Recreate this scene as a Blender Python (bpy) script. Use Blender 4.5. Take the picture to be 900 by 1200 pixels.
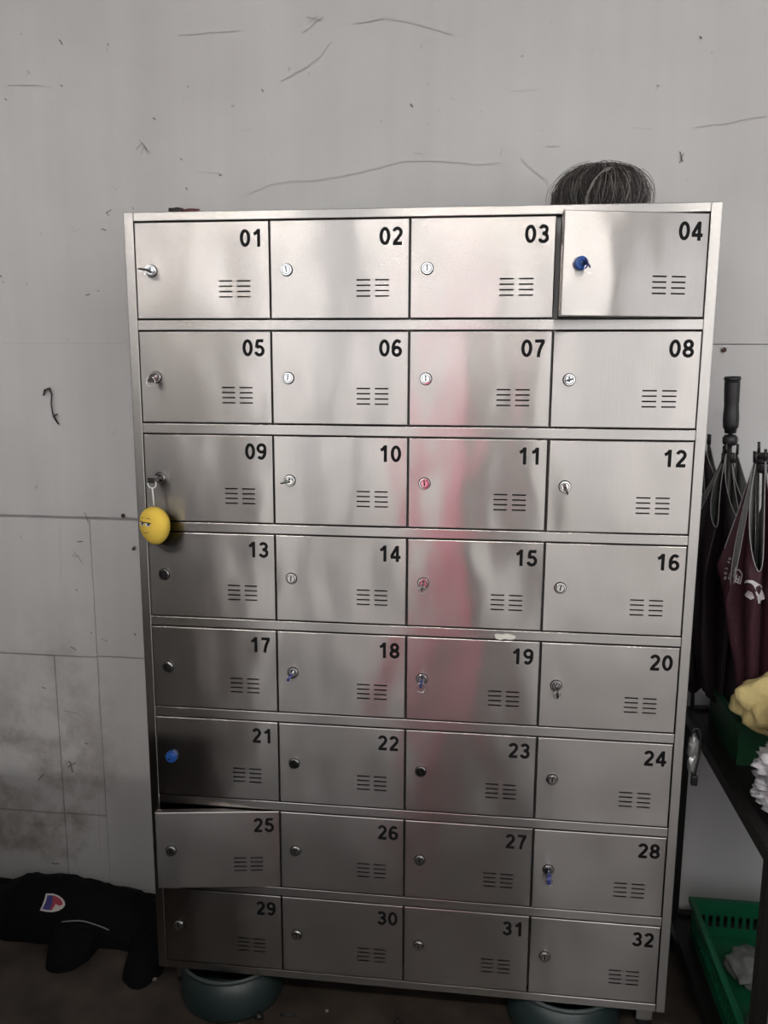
import bpy, bmesh, math, random
import numpy as np
from mathutils import Vector, Matrix, Quaternion, noise
from mathutils.bvhtree import BVHTree

random.seed(7)
for o in list(bpy.data.objects):
    bpy.data.objects.remove(o)
S = bpy.context.scene
COL = S.collection
PI = math.pi
R_ = math.radians

# ------------------------------------------------------------------ camera
LEG = 0.12                     # height of the locker feet
CAM = bpy.data.cameras.new('camera')
cam = bpy.data.objects.new('camera', CAM)
COL.objects.link(cam)
CAM.sensor_fit = 'VERTICAL'
CAM.sensor_height = 36.0
CAM.lens = 965.69 / 1200 * 36
CAM.clip_start = 0.02
cam.matrix_world = Matrix(((0.992852, -0.024919, 0.116719, 0.155331),
                           (0.119264, 0.170168, -0.978171, -1.721048),
                           (0.004513, 0.985100, 0.171924, 1.566975),
                           (0, 0, 0, 1)))
# the three columns above are right / up / back axes
_r = Vector((0.992852, 0.119264, 0.004513)).normalized()
_b = -Vector((-0.116719, 0.978171, -0.171924)).normalized()
_u = _b.cross(_r).normalized()
_r = _u.cross(_b).normalized()
cam.matrix_world = Matrix(((_r.x, _u.x, _b.x, 0.155331), (_r.y, _u.y, _b.y, -1.721048),
                           (_r.z, _u.z, _b.z, 1.566975), (0, 0, 0, 1)))
S.camera = cam

# ------------------------------------------------------------------ view + world + light
S.view_settings.view_transform = 'Standard'
S.view_settings.look = 'None'
S.view_settings.exposure = 0.45
S.view_settings.gamma = 1.0
S.cycles.use_denoising = True
S.cycles.max_bounces = 8
S.cycles.caustics_reflective = False
S.cycles.sample_clamp_indirect = 6.0

W = bpy.data.worlds.new('overcast_sky')
S.world = W
W.use_nodes = True
W.node_tree.nodes['Background'].inputs[0].default_value = (0.93, 0.96, 1.0, 1)
W.node_tree.nodes['Background'].inputs[1].default_value = 1.45

ROOM_X0, ROOM_X1 = -3.0, 3.0
ROOM_Y0, ROOM_Y1 = -3.8, 0.42
ROOM_H = 3.3
DOOR_X0, DOOR_X1, DOOR_H = -2.9, 2.96, 3.05

sun = bpy.data.lights.new('sun', 'SUN')
sun.energy = 2.2
sun.angle = R_(12)
sun.color = (1.0, 0.97, 0.92)
so = bpy.data.objects.new('sun', sun)
COL.objects.link(so)
so.rotation_euler = (R_(-42), 0, R_(18))      # shines over the building onto the yard

por = bpy.data.lights.new('daylight_portal', 'AREA')
por.shape = 'RECTANGLE'
por.size = DOOR_X1 - DOOR_X0
por.size_y = DOOR_H
por.cycles.is_portal = True
po = bpy.data.objects.new('daylight_portal', por)
COL.objects.link(po)
po.location = ((DOOR_X0 + DOOR_X1) / 2, ROOM_Y0 - 0.02, DOOR_H / 2)
po.rotation_euler = (R_(90), 0, 0)

ADDED_LAMPS = ((-1.5, -3.0, 62.0), (0.2, -3.0, 62.0), (1.9, -3.0, 62.0))  # unseen ceiling lamps added to brighten the upper wall
WIN_Y0, WIN_Y1, WIN_Z0, WIN_Z1 = -3.76, -1.0, 0.9, 2.85  # unseen side window added to give the ajar door a bright reflection

por2 = bpy.data.lights.new('added_window_portal', 'AREA')
por2.shape = 'RECTANGLE'
por2.size = WIN_Z1 - WIN_Z0
por2.size_y = WIN_Y1 - WIN_Y0
por2.cycles.is_portal = True
po2 = bpy.data.objects.new('added_window_portal', por2)
COL.objects.link(po2)
po2.location = (ROOM_X1 + 0.12, (WIN_Y0 + WIN_Y1) / 2, (WIN_Z0 + WIN_Z1) / 2)
po2.rotation_euler = (0, R_(90), 0)

# ------------------------------------------------------------------ materials
def newmat(name):
    m = bpy.data.materials.new(name)
    m.use_nodes = True
    nt = m.node_tree
    return m, nt, nt.nodes['Principled BSDF']

def simple(name, col, rough=0.5, metal=0.0, bump=0.0, scale=200.0, var=0.0, **kw):
    m, nt, b = newmat(name)
    b.inputs['Base Color'].default_value = (*col, 1)
    b.inputs['Roughness'].default_value = rough
    b.inputs['Metallic'].default_value = metal
    for k, v in kw.items():
        b.inputs[k].default_value = v
    if bump or var:
        tc = nt.nodes.new('ShaderNodeTexCoord')
        n = nt.nodes.new('ShaderNodeTexNoise')
        n.inputs['Scale'].default_value = scale
        n.inputs['Detail'].default_value = 4
        nt.links.new(tc.outputs['Object'], n.inputs['Vector'])
        if bump:
            bp = nt.nodes.new('ShaderNodeBump')
            bp.inputs['Strength'].default_value = 0.6
            bp.inputs['Distance'].default_value = bump
            nt.links.new(n.outputs['Fac'], bp.inputs['Height'])
            nt.links.new(bp.outputs['Normal'], b.inputs['Normal'])
        if var:
            mx = nt.nodes.new('ShaderNodeMix')
            mx.data_type = 'RGBA'
            mx.inputs['A'].default_value = (*[c * (1 - var) for c in col], 1)
            mx.inputs['B'].default_value = (*[min(1, c * (1 + var)) for c in col], 1)
            nt.links.new(n.outputs['Fac'], mx.inputs['Factor'])
            nt.links.new(mx.outputs['Result'], b.inputs['Base Color'])
    return m

def steel(name, col, rough, wave, aniso=0.75, door=False):
    m, nt, b = newmat(name)
    N, Lk = nt.nodes, nt.links
    b.inputs['Metallic'].default_value = 1.0
    b.inputs['Anisotropic'].default_value = aniso
    tc = N.new('ShaderNodeTexCoord')
    oi = N.new('ShaderNodeObjectInfo')
    off = N.new('ShaderNodeMath'); off.operation = 'MULTIPLY'; off.inputs[1].default_value = 37.0
    Lk.new(oi.outputs['Random'], off.inputs[0])
    cx = N.new('ShaderNodeCombineXYZ')
    Lk.new(off.outputs[0], cx.inputs[0]); Lk.new(off.outputs[0], cx.inputs[2])
    ad = N.new('ShaderNodeVectorMath'); ad.operation = 'ADD'
    Lk.new(tc.outputs['Object'], ad.inputs[0]); Lk.new(cx.outputs[0], ad.inputs[1])
    # fine grain of the brushing
    mp = N.new('ShaderNodeMapping'); mp.inputs['Scale'].default_value = (260, 40, 14)
    Lk.new(ad.outputs[0], mp.inputs['Vector'])
    g = N.new('ShaderNodeTexNoise'); g.inputs['Scale'].default_value = 1.0; g.inputs['Detail'].default_value = 3
    Lk.new(mp.outputs[0], g.inputs['Vector'])
    # smudges
    sm = N.new('ShaderNodeTexNoise'); sm.inputs['Scale'].default_value = 11.0; sm.inputs['Detail'].default_value = 5
    Lk.new(ad.outputs[0], sm.inputs['Vector'])
    mr = N.new('ShaderNodeMapRange')
    mr.inputs['From Min'].default_value = 0.3; mr.inputs['From Max'].default_value = 0.75
    mr.inputs['To Min'].default_value = rough * 0.98; mr.inputs['To Max'].default_value = rough * 1.06
    Lk.new(sm.outputs['Fac'], mr.inputs['Value'])
    Lk.new(mr.outputs[0], b.inputs['Roughness'])
    mx = N.new('ShaderNodeMix'); mx.data_type = 'RGBA'
    mx.inputs['A'].default_value = (*[c * 0.94 for c in col], 1)
    mx.inputs['B'].default_value = (*[min(1, c * 1.05) for c in col], 1)
    Lk.new(g.outputs['Fac'], mx.inputs['Factor'])
    Lk.new(mx.outputs['Result'], b.inputs['Base Color'])
    # gentle oil-canning of the thin sheet
    mp2 = N.new('ShaderNodeMapping'); mp2.inputs['Scale'].default_value = (6.0, 2.0, 3.6)
    Lk.new(ad.outputs[0], mp2.inputs['Vector'])
    w = N.new('ShaderNodeTexNoise'); w.inputs['Scale'].default_value = 1.0; w.inputs['Detail'].default_value = 1.5
    w.inputs['Roughness'].default_value = 0.4
    Lk.new(mp2.outputs[0], w.inputs['Vector'])
    bp = N.new('ShaderNodeBump'); bp.inputs['Strength'].default_value = 1.0
    bp.inputs['Distance'].default_value = wave
    Lk.new(w.outputs['Fac'], bp.inputs['Height'])
    Lk.new(bp.outputs['Normal'], b.inputs['Normal'])
    tg = N.new('ShaderNodeCombineXYZ')
    tg.inputs[0].default_value = 0.05; tg.inputs[1].default_value = 0.02; tg.inputs[2].default_value = 1.0
    Lk.new(tg.outputs[0], b.inputs['Tangent'])
    return m

M = {}
M['door'] = steel('brushed_steel_door', (0.475, 0.44, 0.415), 0.24, 0.0085, 0.97)
M['frame'] = steel('brushed_steel_frame', (0.47, 0.44, 0.415), 0.24, 0.0012, 0.97)
M['inside'] = simple('dull_steel_inside', (0.22, 0.22, 0.215), 0.55, 0.8)
M['chrome'] = simple('chrome', (0.82, 0.81, 0.80), 0.14, 1.0)
M['darkmetal'] = simple('dark_metal', (0.10, 0.095, 0.09), 0.4, 0.8)
M['black'] = simple('black_vinyl_and_slot_shade', (0.006, 0.0055, 0.0055), 0.6, **{'Specular IOR Level': 0.15})  # digits and small black parts, also painted shade in the vent slots
M['blackplastic'] = simple('black_plastic', (0.018, 0.017, 0.018), 0.38)
M['bluekey'] = simple('blue_plastic', (0.02, 0.085, 0.33), 0.3)
M['navykey'] = simple('navy_plastic', (0.03, 0.035, 0.16), 0.35)
M['yellow'] = simple('yellow_plush', (0.83, 0.57, 0.08), 0.9, bump=0.0008, scale=900, var=0.08)
M['white'] = simple('white_cord', (0.75, 0.74, 0.72), 0.7)
M['brown'] = simple('brown_thread', (0.22, 0.09, 0.04), 0.8)
M['tape'] = simple('torn_tape', (0.72, 0.70, 0.62), 0.6, bump=0.0005, scale=300)
M['teal'] = simple('teal_plastic', (0.019, 0.034, 0.033), 0.42, var=0.1, scale=20)
M['tealrim'] = simple('pale_rim', (0.06, 0.075, 0.075), 0.4)
M['green'] = simple('green_plastic', (0.006, 0.115, 0.05), 0.38, var=0.12, scale=18)
M['shadegreen'] = simple('shaded_green_plastic', (0.004, 0.035, 0.013), 0.45, var=0.12, scale=18)  # basket green, darkened to stand in for dim light at the rack
M['rack'] = simple('dark_steel_rack', (0.022, 0.020, 0.019), 0.42, 0.6, var=0.2, scale=40)
M['cream'] = simple('pale_yellow_cloth', (0.62, 0.50, 0.22), 0.95, bump=0.002, scale=160, var=0.12)
M['fluff'] = simple('white_fluff', (0.72, 0.70, 0.72), 0.95, bump=0.002, scale=160, var=0.08)
M['jacket'] = simple('black_cloth', (0.0045, 0.0045, 0.005), 0.9, bump=0.001, scale=500, **{'Specular IOR Level': 0.15})
M['grey'] = simple('grey_piping', (0.30, 0.30, 0.30), 0.6)
M['badgeblue'] = simple('badge_blue', (0.05, 0.05, 0.22), 0.7)
M['badgered'] = simple('badge_red', (0.42, 0.05, 0.08), 0.7)
M['badgewhite'] = simple('badge_white', (0.70, 0.66, 0.62), 0.7)
M['hairdark'] = simple('dark_hair', (0.065, 0.057, 0.053), 0.6)
M['hairgrey'] = simple('grey_hair', (0.27, 0.25, 0.235), 0.55)
M['scrapred'] = simple('dark_red_scrap', (0.11, 0.035, 0.040), 0.6, bump=0.002, scale=120)
M['scrapblack'] = simple('black_scrap', (0.02, 0.015, 0.015), 0.6, bump=0.002, scale=120)
M['silverwrap'] = simple('silver_wrap', (0.5, 0.5, 0.48), 0.25, 0.6, bump=0.002, scale=150)
M['speck'] = simple('speckled_foam', (0.55, 0.53, 0.50), 0.85, var=0.5, scale=90)
M['carton'] = simple('grey_brown_carton', (0.20, 0.17, 0.14), 0.85, var=0.15, scale=30)
M['print'] = simple('white_print', (0.62, 0.58, 0.58), 0.7)
M['crumb'] = simple('dirty_crumb', (0.22, 0.20, 0.17), 0.9)
M['mark'] = simple('dark_scuff', (0.17, 0.155, 0.16), 0.9)
M['markgrey'] = simple('grey_scuff', (0.48, 0.465, 0.46), 0.9)
M['marksoft'] = simple('soft_crack', (0.575, 0.555, 0.55), 0.9)
M['rust'] = simple('rusty_nail', (0.07, 0.04, 0.03), 0.7, 0.3)
M['lamp_body'] = simple('lamp_body', (0.8, 0.8, 0.8), 0.4)
M['pinkfabric'] = simple('pink_fabric', (0.90, 0.09, 0.24), 0.8)
M['ceil'] = simple('ceiling_paint', (0.52, 0.51, 0.50), 0.9)
M['shopwall'] = simple('dim_shop_wall', (0.20, 0.19, 0.18), 0.9, var=0.15, scale=2)
M['yard'] = simple('concrete_yard', (0.42, 0.40, 0.37), 0.9, var=0.1, scale=1.5)
M['blocker'] = simple('dark_blocker', (0.035, 0.028, 0.025), 0.5)  # for the unseen bench and cupboards added to block light

def wallmat():
    m, nt, b = newmat('worn_wall_paint')
    N, Lk = nt.nodes, nt.links
    b.inputs['Roughness'].default_value = 0.8
    g = N.new('ShaderNodeNewGeometry')
    big = N.new('ShaderNodeTexNoise'); big.inputs['Scale'].default_value = 2.2; big.inputs['Detail'].default_value = 6
    Lk.new(g.outputs['Position'], big.inputs['Vector'])
    cr = N.new('ShaderNodeValToRGB')
    cr.color_ramp.elements[0].position = 0.3; cr.color_ramp.elements[0].color = (0.61, 0.59, 0.58, 1)
    cr.color_ramp.elements[1].position = 0.7; cr.color_ramp.elements[1].color = (0.69, 0.675, 0.66, 1)
    Lk.new(big.outputs['Fac'], cr.inputs['Fac'])
    # vertical roller streaks
    mp = N.new('ShaderNodeMapping'); mp.inputs['Scale'].default_value = (14, 1, 0.7)
    Lk.new(g.outputs['Position'], mp.inputs['Vector'])
    st = N.new('ShaderNodeTexNoise'); st.inputs['Scale'].default_value = 1.0; st.inputs['Detail'].default_value = 3
    Lk.new(mp.outputs[0], st.inputs['Vector'])
    mx = N.new('ShaderNodeMix'); mx.data_type = 'RGBA'; mx.blend_type = 'MULTIPLY'
    mx.inputs['Factor'].default_value = 0.14
    Lk.new(cr.outputs['Color'], mx.inputs['A'])
    Lk.new(st.outputs['Fac'], mx.inputs['B'])
    rgb2 = N.new('ShaderNodeMix'); rgb2.data_type = 'RGBA'; rgb2.blend_type = 'MIX'
    # brown grime on the low left wall, patchy
    gr = N.new('ShaderNodeTexNoise'); gr.inputs['Scale'].default_value = 5.5; gr.inputs['Detail'].default_value = 9
    gr.inputs['Roughness'].default_value = 0.65
    Lk.new(g.outputs['Position'], gr.inputs['Vector'])
    gm = N.new('ShaderNodeMapRange')
    gm.inputs['From Min'].default_value = 0.48; gm.inputs['From Max'].default_value = 0.72
    Lk.new(gr.outputs['Fac'], gm.inputs['Value'])
    sx = N.new('ShaderNodeSeparateXYZ'); Lk.new(g.outputs['Position'], sx.inputs[0])
    zm = N.new('ShaderNodeMapRange')
    zm.inputs['From Min'].default_value = 0.95; zm.inputs['From Max'].default_value = 0.35
    Lk.new(sx.outputs['Z'], zm.inputs['Value'])
    xm = N.new('ShaderNodeMapRange')
    xm.inputs['From Min'].default_value = -0.80; xm.inputs['From Max'].default_value = -1.0
    Lk.new(sx.outputs['X'], xm.inputs['Value'])
    m1 = N.new('ShaderNodeMath'); m1.operation = 'MULTIPLY'
    Lk.new(gm.outputs[0], m1.inputs[0]); Lk.new(zm.outputs[0], m1.inputs[1])
    m2 = N.new('ShaderNodeMath'); m2.operation = 'MULTIPLY'
    Lk.new(m1.outputs[0], m2.inputs[0]); Lk.new(xm.outputs[0], m2.inputs[1])
    Lk.new(m2.outputs[0], rgb2.inputs['Factor'])
    Lk.new(mx.outputs['Result'], rgb2.inputs['A'])
    rgb2.inputs['B'].default_value = (0.17, 0.13, 0.10, 1)
    # tiny pin-prick specks
    vo = N.new('ShaderNodeTexNoise'); vo.inputs['Scale'].default_value = 34; vo.inputs['Detail'].default_value = 2
    Lk.new(g.outputs['Position'], vo.inputs['Vector'])
    vm = N.new('ShaderNodeMapRange')
    vm.inputs['From Min'].default_value = 0.735; vm.inputs['From Max'].default_value = 0.80
    vm.inputs['To Max'].default_value = 0.6
    Lk.new(vo.outputs['Fac'], vm.inputs['Value'])
    rgb3 = N.new('ShaderNodeMix'); rgb3.data_type = 'RGBA'
    Lk.new(vm.outputs[0], rgb3.inputs['Factor'])
    Lk.new(rgb2.outputs['Result'], rgb3.inputs['A'])
    rgb3.inputs['B'].default_value = (0.16, 0.15, 0.15, 1)
    Lk.new(rgb3.outputs['Result'], b.inputs['Base Color'])
    bn = N.new('ShaderNodeTexNoise'); bn.inputs['Scale'].default_value = 26; bn.inputs['Detail'].default_value = 5
    Lk.new(g.outputs['Position'], bn.inputs['Vector'])
    bp = N.new('ShaderNodeBump'); bp.inputs['Strength'].default_value = 0.35; bp.inputs['Distance'].default_value = 0.003
    Lk.new(bn.outputs['Fac'], bp.inputs['Height'])
    Lk.new(bp.outputs['Normal'], b.inputs['Normal'])
    return m
M['wall'] = wallmat()

def floormat():
    m, nt, b = newmat('stained_dark_concrete')
    N, Lk = nt.nodes, nt.links
    g = N.new('ShaderNodeNewGeometry')
    n = N.new('ShaderNodeTexNoise'); n.inputs['Scale'].default_value = 9; n.inputs['Detail'].default_value = 8
    Lk.new(g.outputs['Position'], n.inputs['Vector'])
    cr = N.new('ShaderNodeValToRGB')
    cr.color_ramp.elements[0].position = 0.35; cr.color_ramp.elements[0].color = (0.030, 0.021, 0.016, 1)
    cr.color_ramp.elements[1].position = 0.68; cr.color_ramp.elements[1].color = (0.075, 0.057, 0.044, 1)
    Lk.new(n.outputs['Fac'], cr.inputs['Fac'])
    Lk.new(cr.outputs['Color'], b.inputs['Base Color'])
    b.inputs['Roughness'].default_value = 0.6
    bp = N.new('ShaderNodeBump'); bp.inputs['Strength'].default_value = 0.4; bp.inputs['Distance'].default_value = 0.003
    Lk.new(n.outputs['Fac'], bp.inputs['Height']); Lk.new(bp.outputs['Normal'], b.inputs['Normal'])
    return m
M['floor'] = floormat()

def twoside(name, front, back):
    m, nt, b = newmat(name)
    N, Lk = nt.nodes, nt.links
    g = N.new('ShaderNodeNewGeometry')
    mx = N.new('ShaderNodeMix'); mx.data_type = 'RGBA'
    mx.inputs['A'].default_value = (*front, 1); mx.inputs['B'].default_value = (*back, 1)
    Lk.new(g.outputs['Backfacing'], mx.inputs['Factor'])
    Lk.new(mx.outputs['Result'], b.inputs['Base Color'])
    b.inputs['Roughness'].default_value = 0.62
    n = N.new('ShaderNodeTexNoise'); n.inputs['Scale'].default_value = 60; n.inputs['Detail'].default_value = 3
    tc = N.new('ShaderNodeTexCoord'); Lk.new(tc.outputs['Object'], n.inputs['Vector'])
    bp = N.new('ShaderNodeBump'); bp.inputs['Strength'].default_value = 0.5; bp.inputs['Distance'].default_value = 0.003
    Lk.new(n.outputs['Fac'], bp.inputs['Height']); Lk.new(bp.outputs['Normal'], b.inputs['Normal'])
    return m
M['maroon'] = twoside('maroon_umbrella_cloth', (0.040, 0.009, 0.016), (0.26, 0.26, 0.255))
M['darkcanopy'] = twoside('black_umbrella_cloth', (0.011, 0.005, 0.007), (0.11, 0.12, 0.11))
M['hem'] = simple('grey_hem', (0.30, 0.28, 0.28), 0.7)

def bagmat():
    m, nt, b = newmat('clear_plastic_film')
    b.inputs['Base Color'].default_value = (0.30, 0.31, 0.29, 1)
    b.inputs['Roughness'].default_value = 0.25
    b.inputs['Transmission Weight'].default_value = 0.35
    b.inputs['IOR'].default_value = 1.3
    return m
M['bag'] = bagmat()

# ------------------------------------------------------------------ mesh helpers
def link(name, me, mats, parent=None, smooth=False):
    if not isinstance(mats, (list, tuple)):
        mats = [mats]
    for m in mats:
        me.materials.append(M[m] if isinstance(m, str) else m)
    if smooth:
        me.polygons.foreach_set('use_smooth', [True] * len(me.polygons))
    o = bpy.data.objects.new(name, me)
    COL.objects.link(o)
    if parent:
        o.parent = parent
    return o

def obj(name, bm, mats, parent=None, smooth=False):
    me = bpy.data.meshes.new(name)
    bmesh.ops.recalc_face_normals(bm, faces=bm.faces)
    bm.to_mesh(me)
    bm.free()
    return link(name, me, mats, parent, smooth)

def box(bm, x0, x1, y0, y1, z0, z1, bev=0.0, mi=0):
    r = bmesh.ops.create_cube(bm, size=1.0)
    vs = r['verts']
    for v in vs:
        v.co = Vector((x0 + (v.co.x + .5) * (x1 - x0), y0 + (v.co.y + .5) * (y1 - y0), z0 + (v.co.z + .5) * (z1 - z0)))
    fs = list({f for v in vs for f in v.link_faces})
    for f in fs:
        f.material_index = mi
    if bev:
        es = list({e for v in vs for e in v.link_edges})
        bmesh.ops.bevel(bm, geom=es, offset=bev, segments=2, affect='EDGES', profile=0.5)

def ring_frame(t):
    t = t.normalized()
    a = Vector((0, 0, 1)) if abs(t.z) < 0.9 else Vector((1, 0, 0))
    u = t.cross(a).normalized()
    return u, t.cross(u).normalized()

def tube(bm, pts, rad, n=8, closed=False, cap=True, mi=0):
    pts = [Vector(p) for p in pts]
    k = len(pts)
    rads = rad if isinstance(rad, (list, tuple)) else [rad] * k
    rings = []
    u_prev = None
    for i, p in enumerate(pts):
        a = pts[(i - 1) % k] if (closed or i > 0) else p
        c = pts[(i + 1) % k] if (closed or i < k - 1) else p
        t = (c - a)
        if t.length < 1e-9:
            t = Vector((0, 0, 1))
        t.normalize()
        if u_prev is None:
            u, v = ring_frame(t)
        else:
            u = (u_prev - t * u_prev.dot(t)).normalized()
            v = t.cross(u).normalized()
        u_prev = u
        rings.append([bm.verts.new(p + (u * math.cos(2 * PI * j / n) + v * math.sin(2 * PI * j / n)) * rads[i]) for j in range(n)])
    m = k if closed else k - 1
    for i in range(m):
        A, B = rings[i], rings[(i + 1) % k]
        for j in range(n):
            f = bm.faces.new((A[j], A[(j + 1) % n], B[(j + 1) % n], B[j]))
            f.material_index = mi
            f.smooth = True
    if cap and not closed:
        for rg in (rings[0][::-1], rings[-1]):
            f = bm.faces.new(rg)
            f.material_index = mi

def lathe(bm, prof, n=24, axis='z', mi=0, center=(0, 0, 0), mis=None):
    """prof: list of (r, h)"""
    c = Vector(center)
    rings = []
    for r, h in prof:
        if r < 1e-6:
            p = Vector((0, 0, h)) if axis == 'z' else Vector((0, -h, 0))
            rings.append([bm.verts.new(c + p)])
        else:
            row = []
            for j in range(n):
                a = 2 * PI * j / n
                p = Vector((r * math.cos(a), r * math.sin(a), h)) if axis == 'z' else Vector((r * math.cos(a), -h, r * math.sin(a)))
                row.append(bm.verts.new(c + p))
            rings.append(row)
    for i in range(len(rings) - 1):
        A, B = rings[i], rings[i + 1]
        for j in range(n):
            if len(A) == 1 and len(B) == 1:
                continue
            if len(A) == 1:
                f = bm.faces.new((A[0], B[j], B[(j + 1) % n]))
            elif len(B) == 1:
                f = bm.faces.new((A[j], A[(j + 1) % n], B[0]))
            else:
                f = bm.faces.new((A[j], A[(j + 1) % n], B[(j + 1) % n], B[j]))
            f.material_index = mis[i] if mis else mi

def ribbon(bm, pts, w, y, mi=0, close=False, thick=0.0):
    """flat stroke in the xz plane at depth y facing -y; pts list of (x, z); w scalar or list"""
    k = len(pts)
    L, Rr = [], []
    for i in range(k):
        a = pts[(i - 1) % k] if (close or i > 0) else pts[i]
        c = pts[(i + 1) % k] if (close or i < k - 1) else pts[i]
        dx, dz = c[0] - a[0], c[1] - a[1]
        l = math.hypot(dx, dz) or 1
        nx, nz = -dz / l, dx / l
        ww = (w[i] if isinstance(w, (list, tuple)) else w) / 2
        L.append(bm.verts.new((pts[i][0] + nx * ww, y, pts[i][1] + nz * ww)))
        Rr.append(bm.verts.new((pts[i][0] - nx * ww, y, pts[i][1] - nz * ww)))
    for i in range(k if close else k - 1):
        j = (i + 1) % k
        f = bm.faces.new((L[i], L[j], Rr[j], Rr[i]))
        f.material_index = mi

def arc(cx, cz, rx, rz, a0, a1, n=14):
    return [(cx + rx * math.cos(R_(a0 + (a1 - a0) * i / n)), cz + rz * math.sin(R_(a0 + (a1 - a0) * i / n))) for i in range(n + 1)]

def blob(bm, center, size, seed=0, amp=0.25, freq=3.0, sub=3, mi=0):
    r = bmesh.ops.create_icosphere(bm, subdivisions=sub, radius=1.0)
    for v in r['verts']:
        d = v.co.normalized()
        k = 1 + amp * noise.fractal(d * freq + Vector((seed * 3.7, seed * 1.3, seed)), 1.0, 2.0, 3)
        v.co = Vector((d.x * size[0] * k + center[0], d.y * size[1] * k + center[1], d.z * size[2] * k + center[2]))
    for f in {f for v in r['verts'] for f in v.link_faces}:
        f.material_index = mi
        f.smooth = True

def thing(name, label, cat, loc=(0, 0, 0), group=None):
    o = bpy.data.objects.new(name, None)
    COL.objects.link(o)
    o.location = loc
    o.empty_display_size = 0.05
    o['label'] = label
    o['category'] = cat
    if group:
        o['group'] = group
    return o

def tag(o, label, cat, group=None):
    o['label'] = label
    o['category'] = cat
    if group:
        o['group'] = group
    return o

def struct(o):
    o['kind'] = 'structure'
    return o

# ------------------------------------------------------------------ room shell
def slab(name, mat, *b):
    bm = bmesh.new()
    box(bm, *b)
    return struct(obj(name, bm, mat))

slab('floor', 'floor', ROOM_X0, ROOM_X1, ROOM_Y0, ROOM_Y1 + 0.1, -0.1, 0.0)
slab('ceiling', 'ceil', ROOM_X0, ROOM_X1, ROOM_Y0, ROOM_Y1 + 0.1, ROOM_H, ROOM_H + 0.1)
slab('wall_left', 'shopwall', ROOM_X0 - 0.1, ROOM_X0, ROOM_Y0, ROOM_Y1 + 0.1, 0, ROOM_H)
bm = bmesh.new()
for b in ((ROOM_Y0, WIN_Y0, 0, ROOM_H), (WIN_Y1, ROOM_Y1 + .1, 0, ROOM_H), (WIN_Y0, WIN_Y1, 0, WIN_Z0), (WIN_Y0, WIN_Y1, WIN_Z1, ROOM_H)):
    box(bm, ROOM_X1, ROOM_X1 + 0.1, *b)
struct(obj('wall_right', bm, 'ceil'))
bm = bmesh.new()
box(bm, ROOM_X0 - 0.1, DOOR_X0, ROOM_Y0 - 0.15, ROOM_Y0, 0, ROOM_H + 0.1)
box(bm, DOOR_X1, ROOM_X1 + 0.1, ROOM_Y0 - 0.15, ROOM_Y0, 0, ROOM_H + 0.1)
box(bm, DOOR_X0, DOOR_X1, ROOM_Y0 - 0.15, ROOM_Y0, DOOR_H, ROOM_H + 0.1)
struct(obj('wall_front', bm, 'shopwall'))
slab('reflection_strip_1', 'shopwall', 0.12, 0.46, ROOM_Y0 - 0.12, ROOM_Y0 - 0.02, 0, 2.05)  # these dark uprights are added in the opening for bands in the reflections
slab('reflection_strip_3', 'shopwall', -2.02, -1.88, ROOM_Y0 - 0.12, ROOM_Y0 - 0.02, 2.10, DOOR_H)
slab('reflection_strip_4', 'shopwall', -0.92, -0.78, ROOM_Y0 - 0.12, ROOM_Y0 - 0.02, 0, 1.25)
slab('reflection_strip_2', 'shopwall', DOOR_X0, -1.55, ROOM_Y0 - 0.12, ROOM_Y0 - 0.02, 0, 2.10)
slab('yard', 'yard', -14, 14, -24, ROOM_Y0 - 0.15, -0.12, -0.02)

# the photographed wall: backing with boards that keep a joint between them
WY = ROOM_Y1
wall = slab('wall_back', 'wall', ROOM_X0, ROOM_X1, WY + 0.014, WY + 0.12, 0, ROOM_H)
panels = [  # x0, x1, z0, z1, proud
    (-3.0, 0.60, 1.156, 1.629, 0.0),             # plaster left
    (-3.0, 3.0, 1.6292, ROOM_H, 0.0),            # upper plaster, full width
    (0.603, 3.0, 0.0, 1.6275, -0.003),           # lower board right of the locker
    (-3.0, -0.9265, 0.748, 1.149, 0.0),
    (-0.9245, 0.60, 0.752, 1.149, 0.0005),
    (-3.0, -1.058, 0.254, 0.744, 0.0),
    (-1.055, -0.926, 0.256, 0.745, 0.001),
    (-3.0, -1.058, 0.0, 0.2505, 0.0005),
    (-1.055, -0.926, 0.0, 0.252, 0.0),
    (-0.924, 0.60, 0.0, 0.749, 0.002),
]
for x0, x1, z0, z1, pr in panels:
    bm = bmesh.new()
    box(bm, x0, x1, WY - pr, WY + 0.016, z0, z1, bev=0.0008)
    obj('wall_panel', bm, 'wall', wall)

# scuffs, scribbles and cracks on the plaster (thin marks of paint and dirt)
def wx(px, py):
    """photo mark -> wall coordinates (measured once on the wall plane)"""
    d = Vector(((px - 450) / 965.69, (600 - py) / 965.69, -1.0))
    w = _r * d.x + _u * d.y + _b * d.z
    s = (WY - cam.location.y) / w.y if False else (WY + 1.721048) / w.y
    return (0.155331 + w.x * s, 1.566975 + w.z * s)

def marks(name, mat, strokes, y):
    bm = bmesh.new()
    for pts, w in strokes:
        q = [wx(*p) for p in pts]
        ribbon(bm, q, w, y)
    return obj(name, bm, mat, wall)

def jit(pts, n=4, a=1.0):
    out = []
    for i in range(len(pts) - 1):
        for k in range(n):
            t = k / n
            out.append((pts[i][0] + (pts[i + 1][0] - pts[i][0]) * t + random.uniform(-a, a),
                        pts[i][1] + (pts[i + 1][1] - pts[i][1]) * t + random.uniform(-a, a)))
    out.append(pts[-1])
    return out

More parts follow.
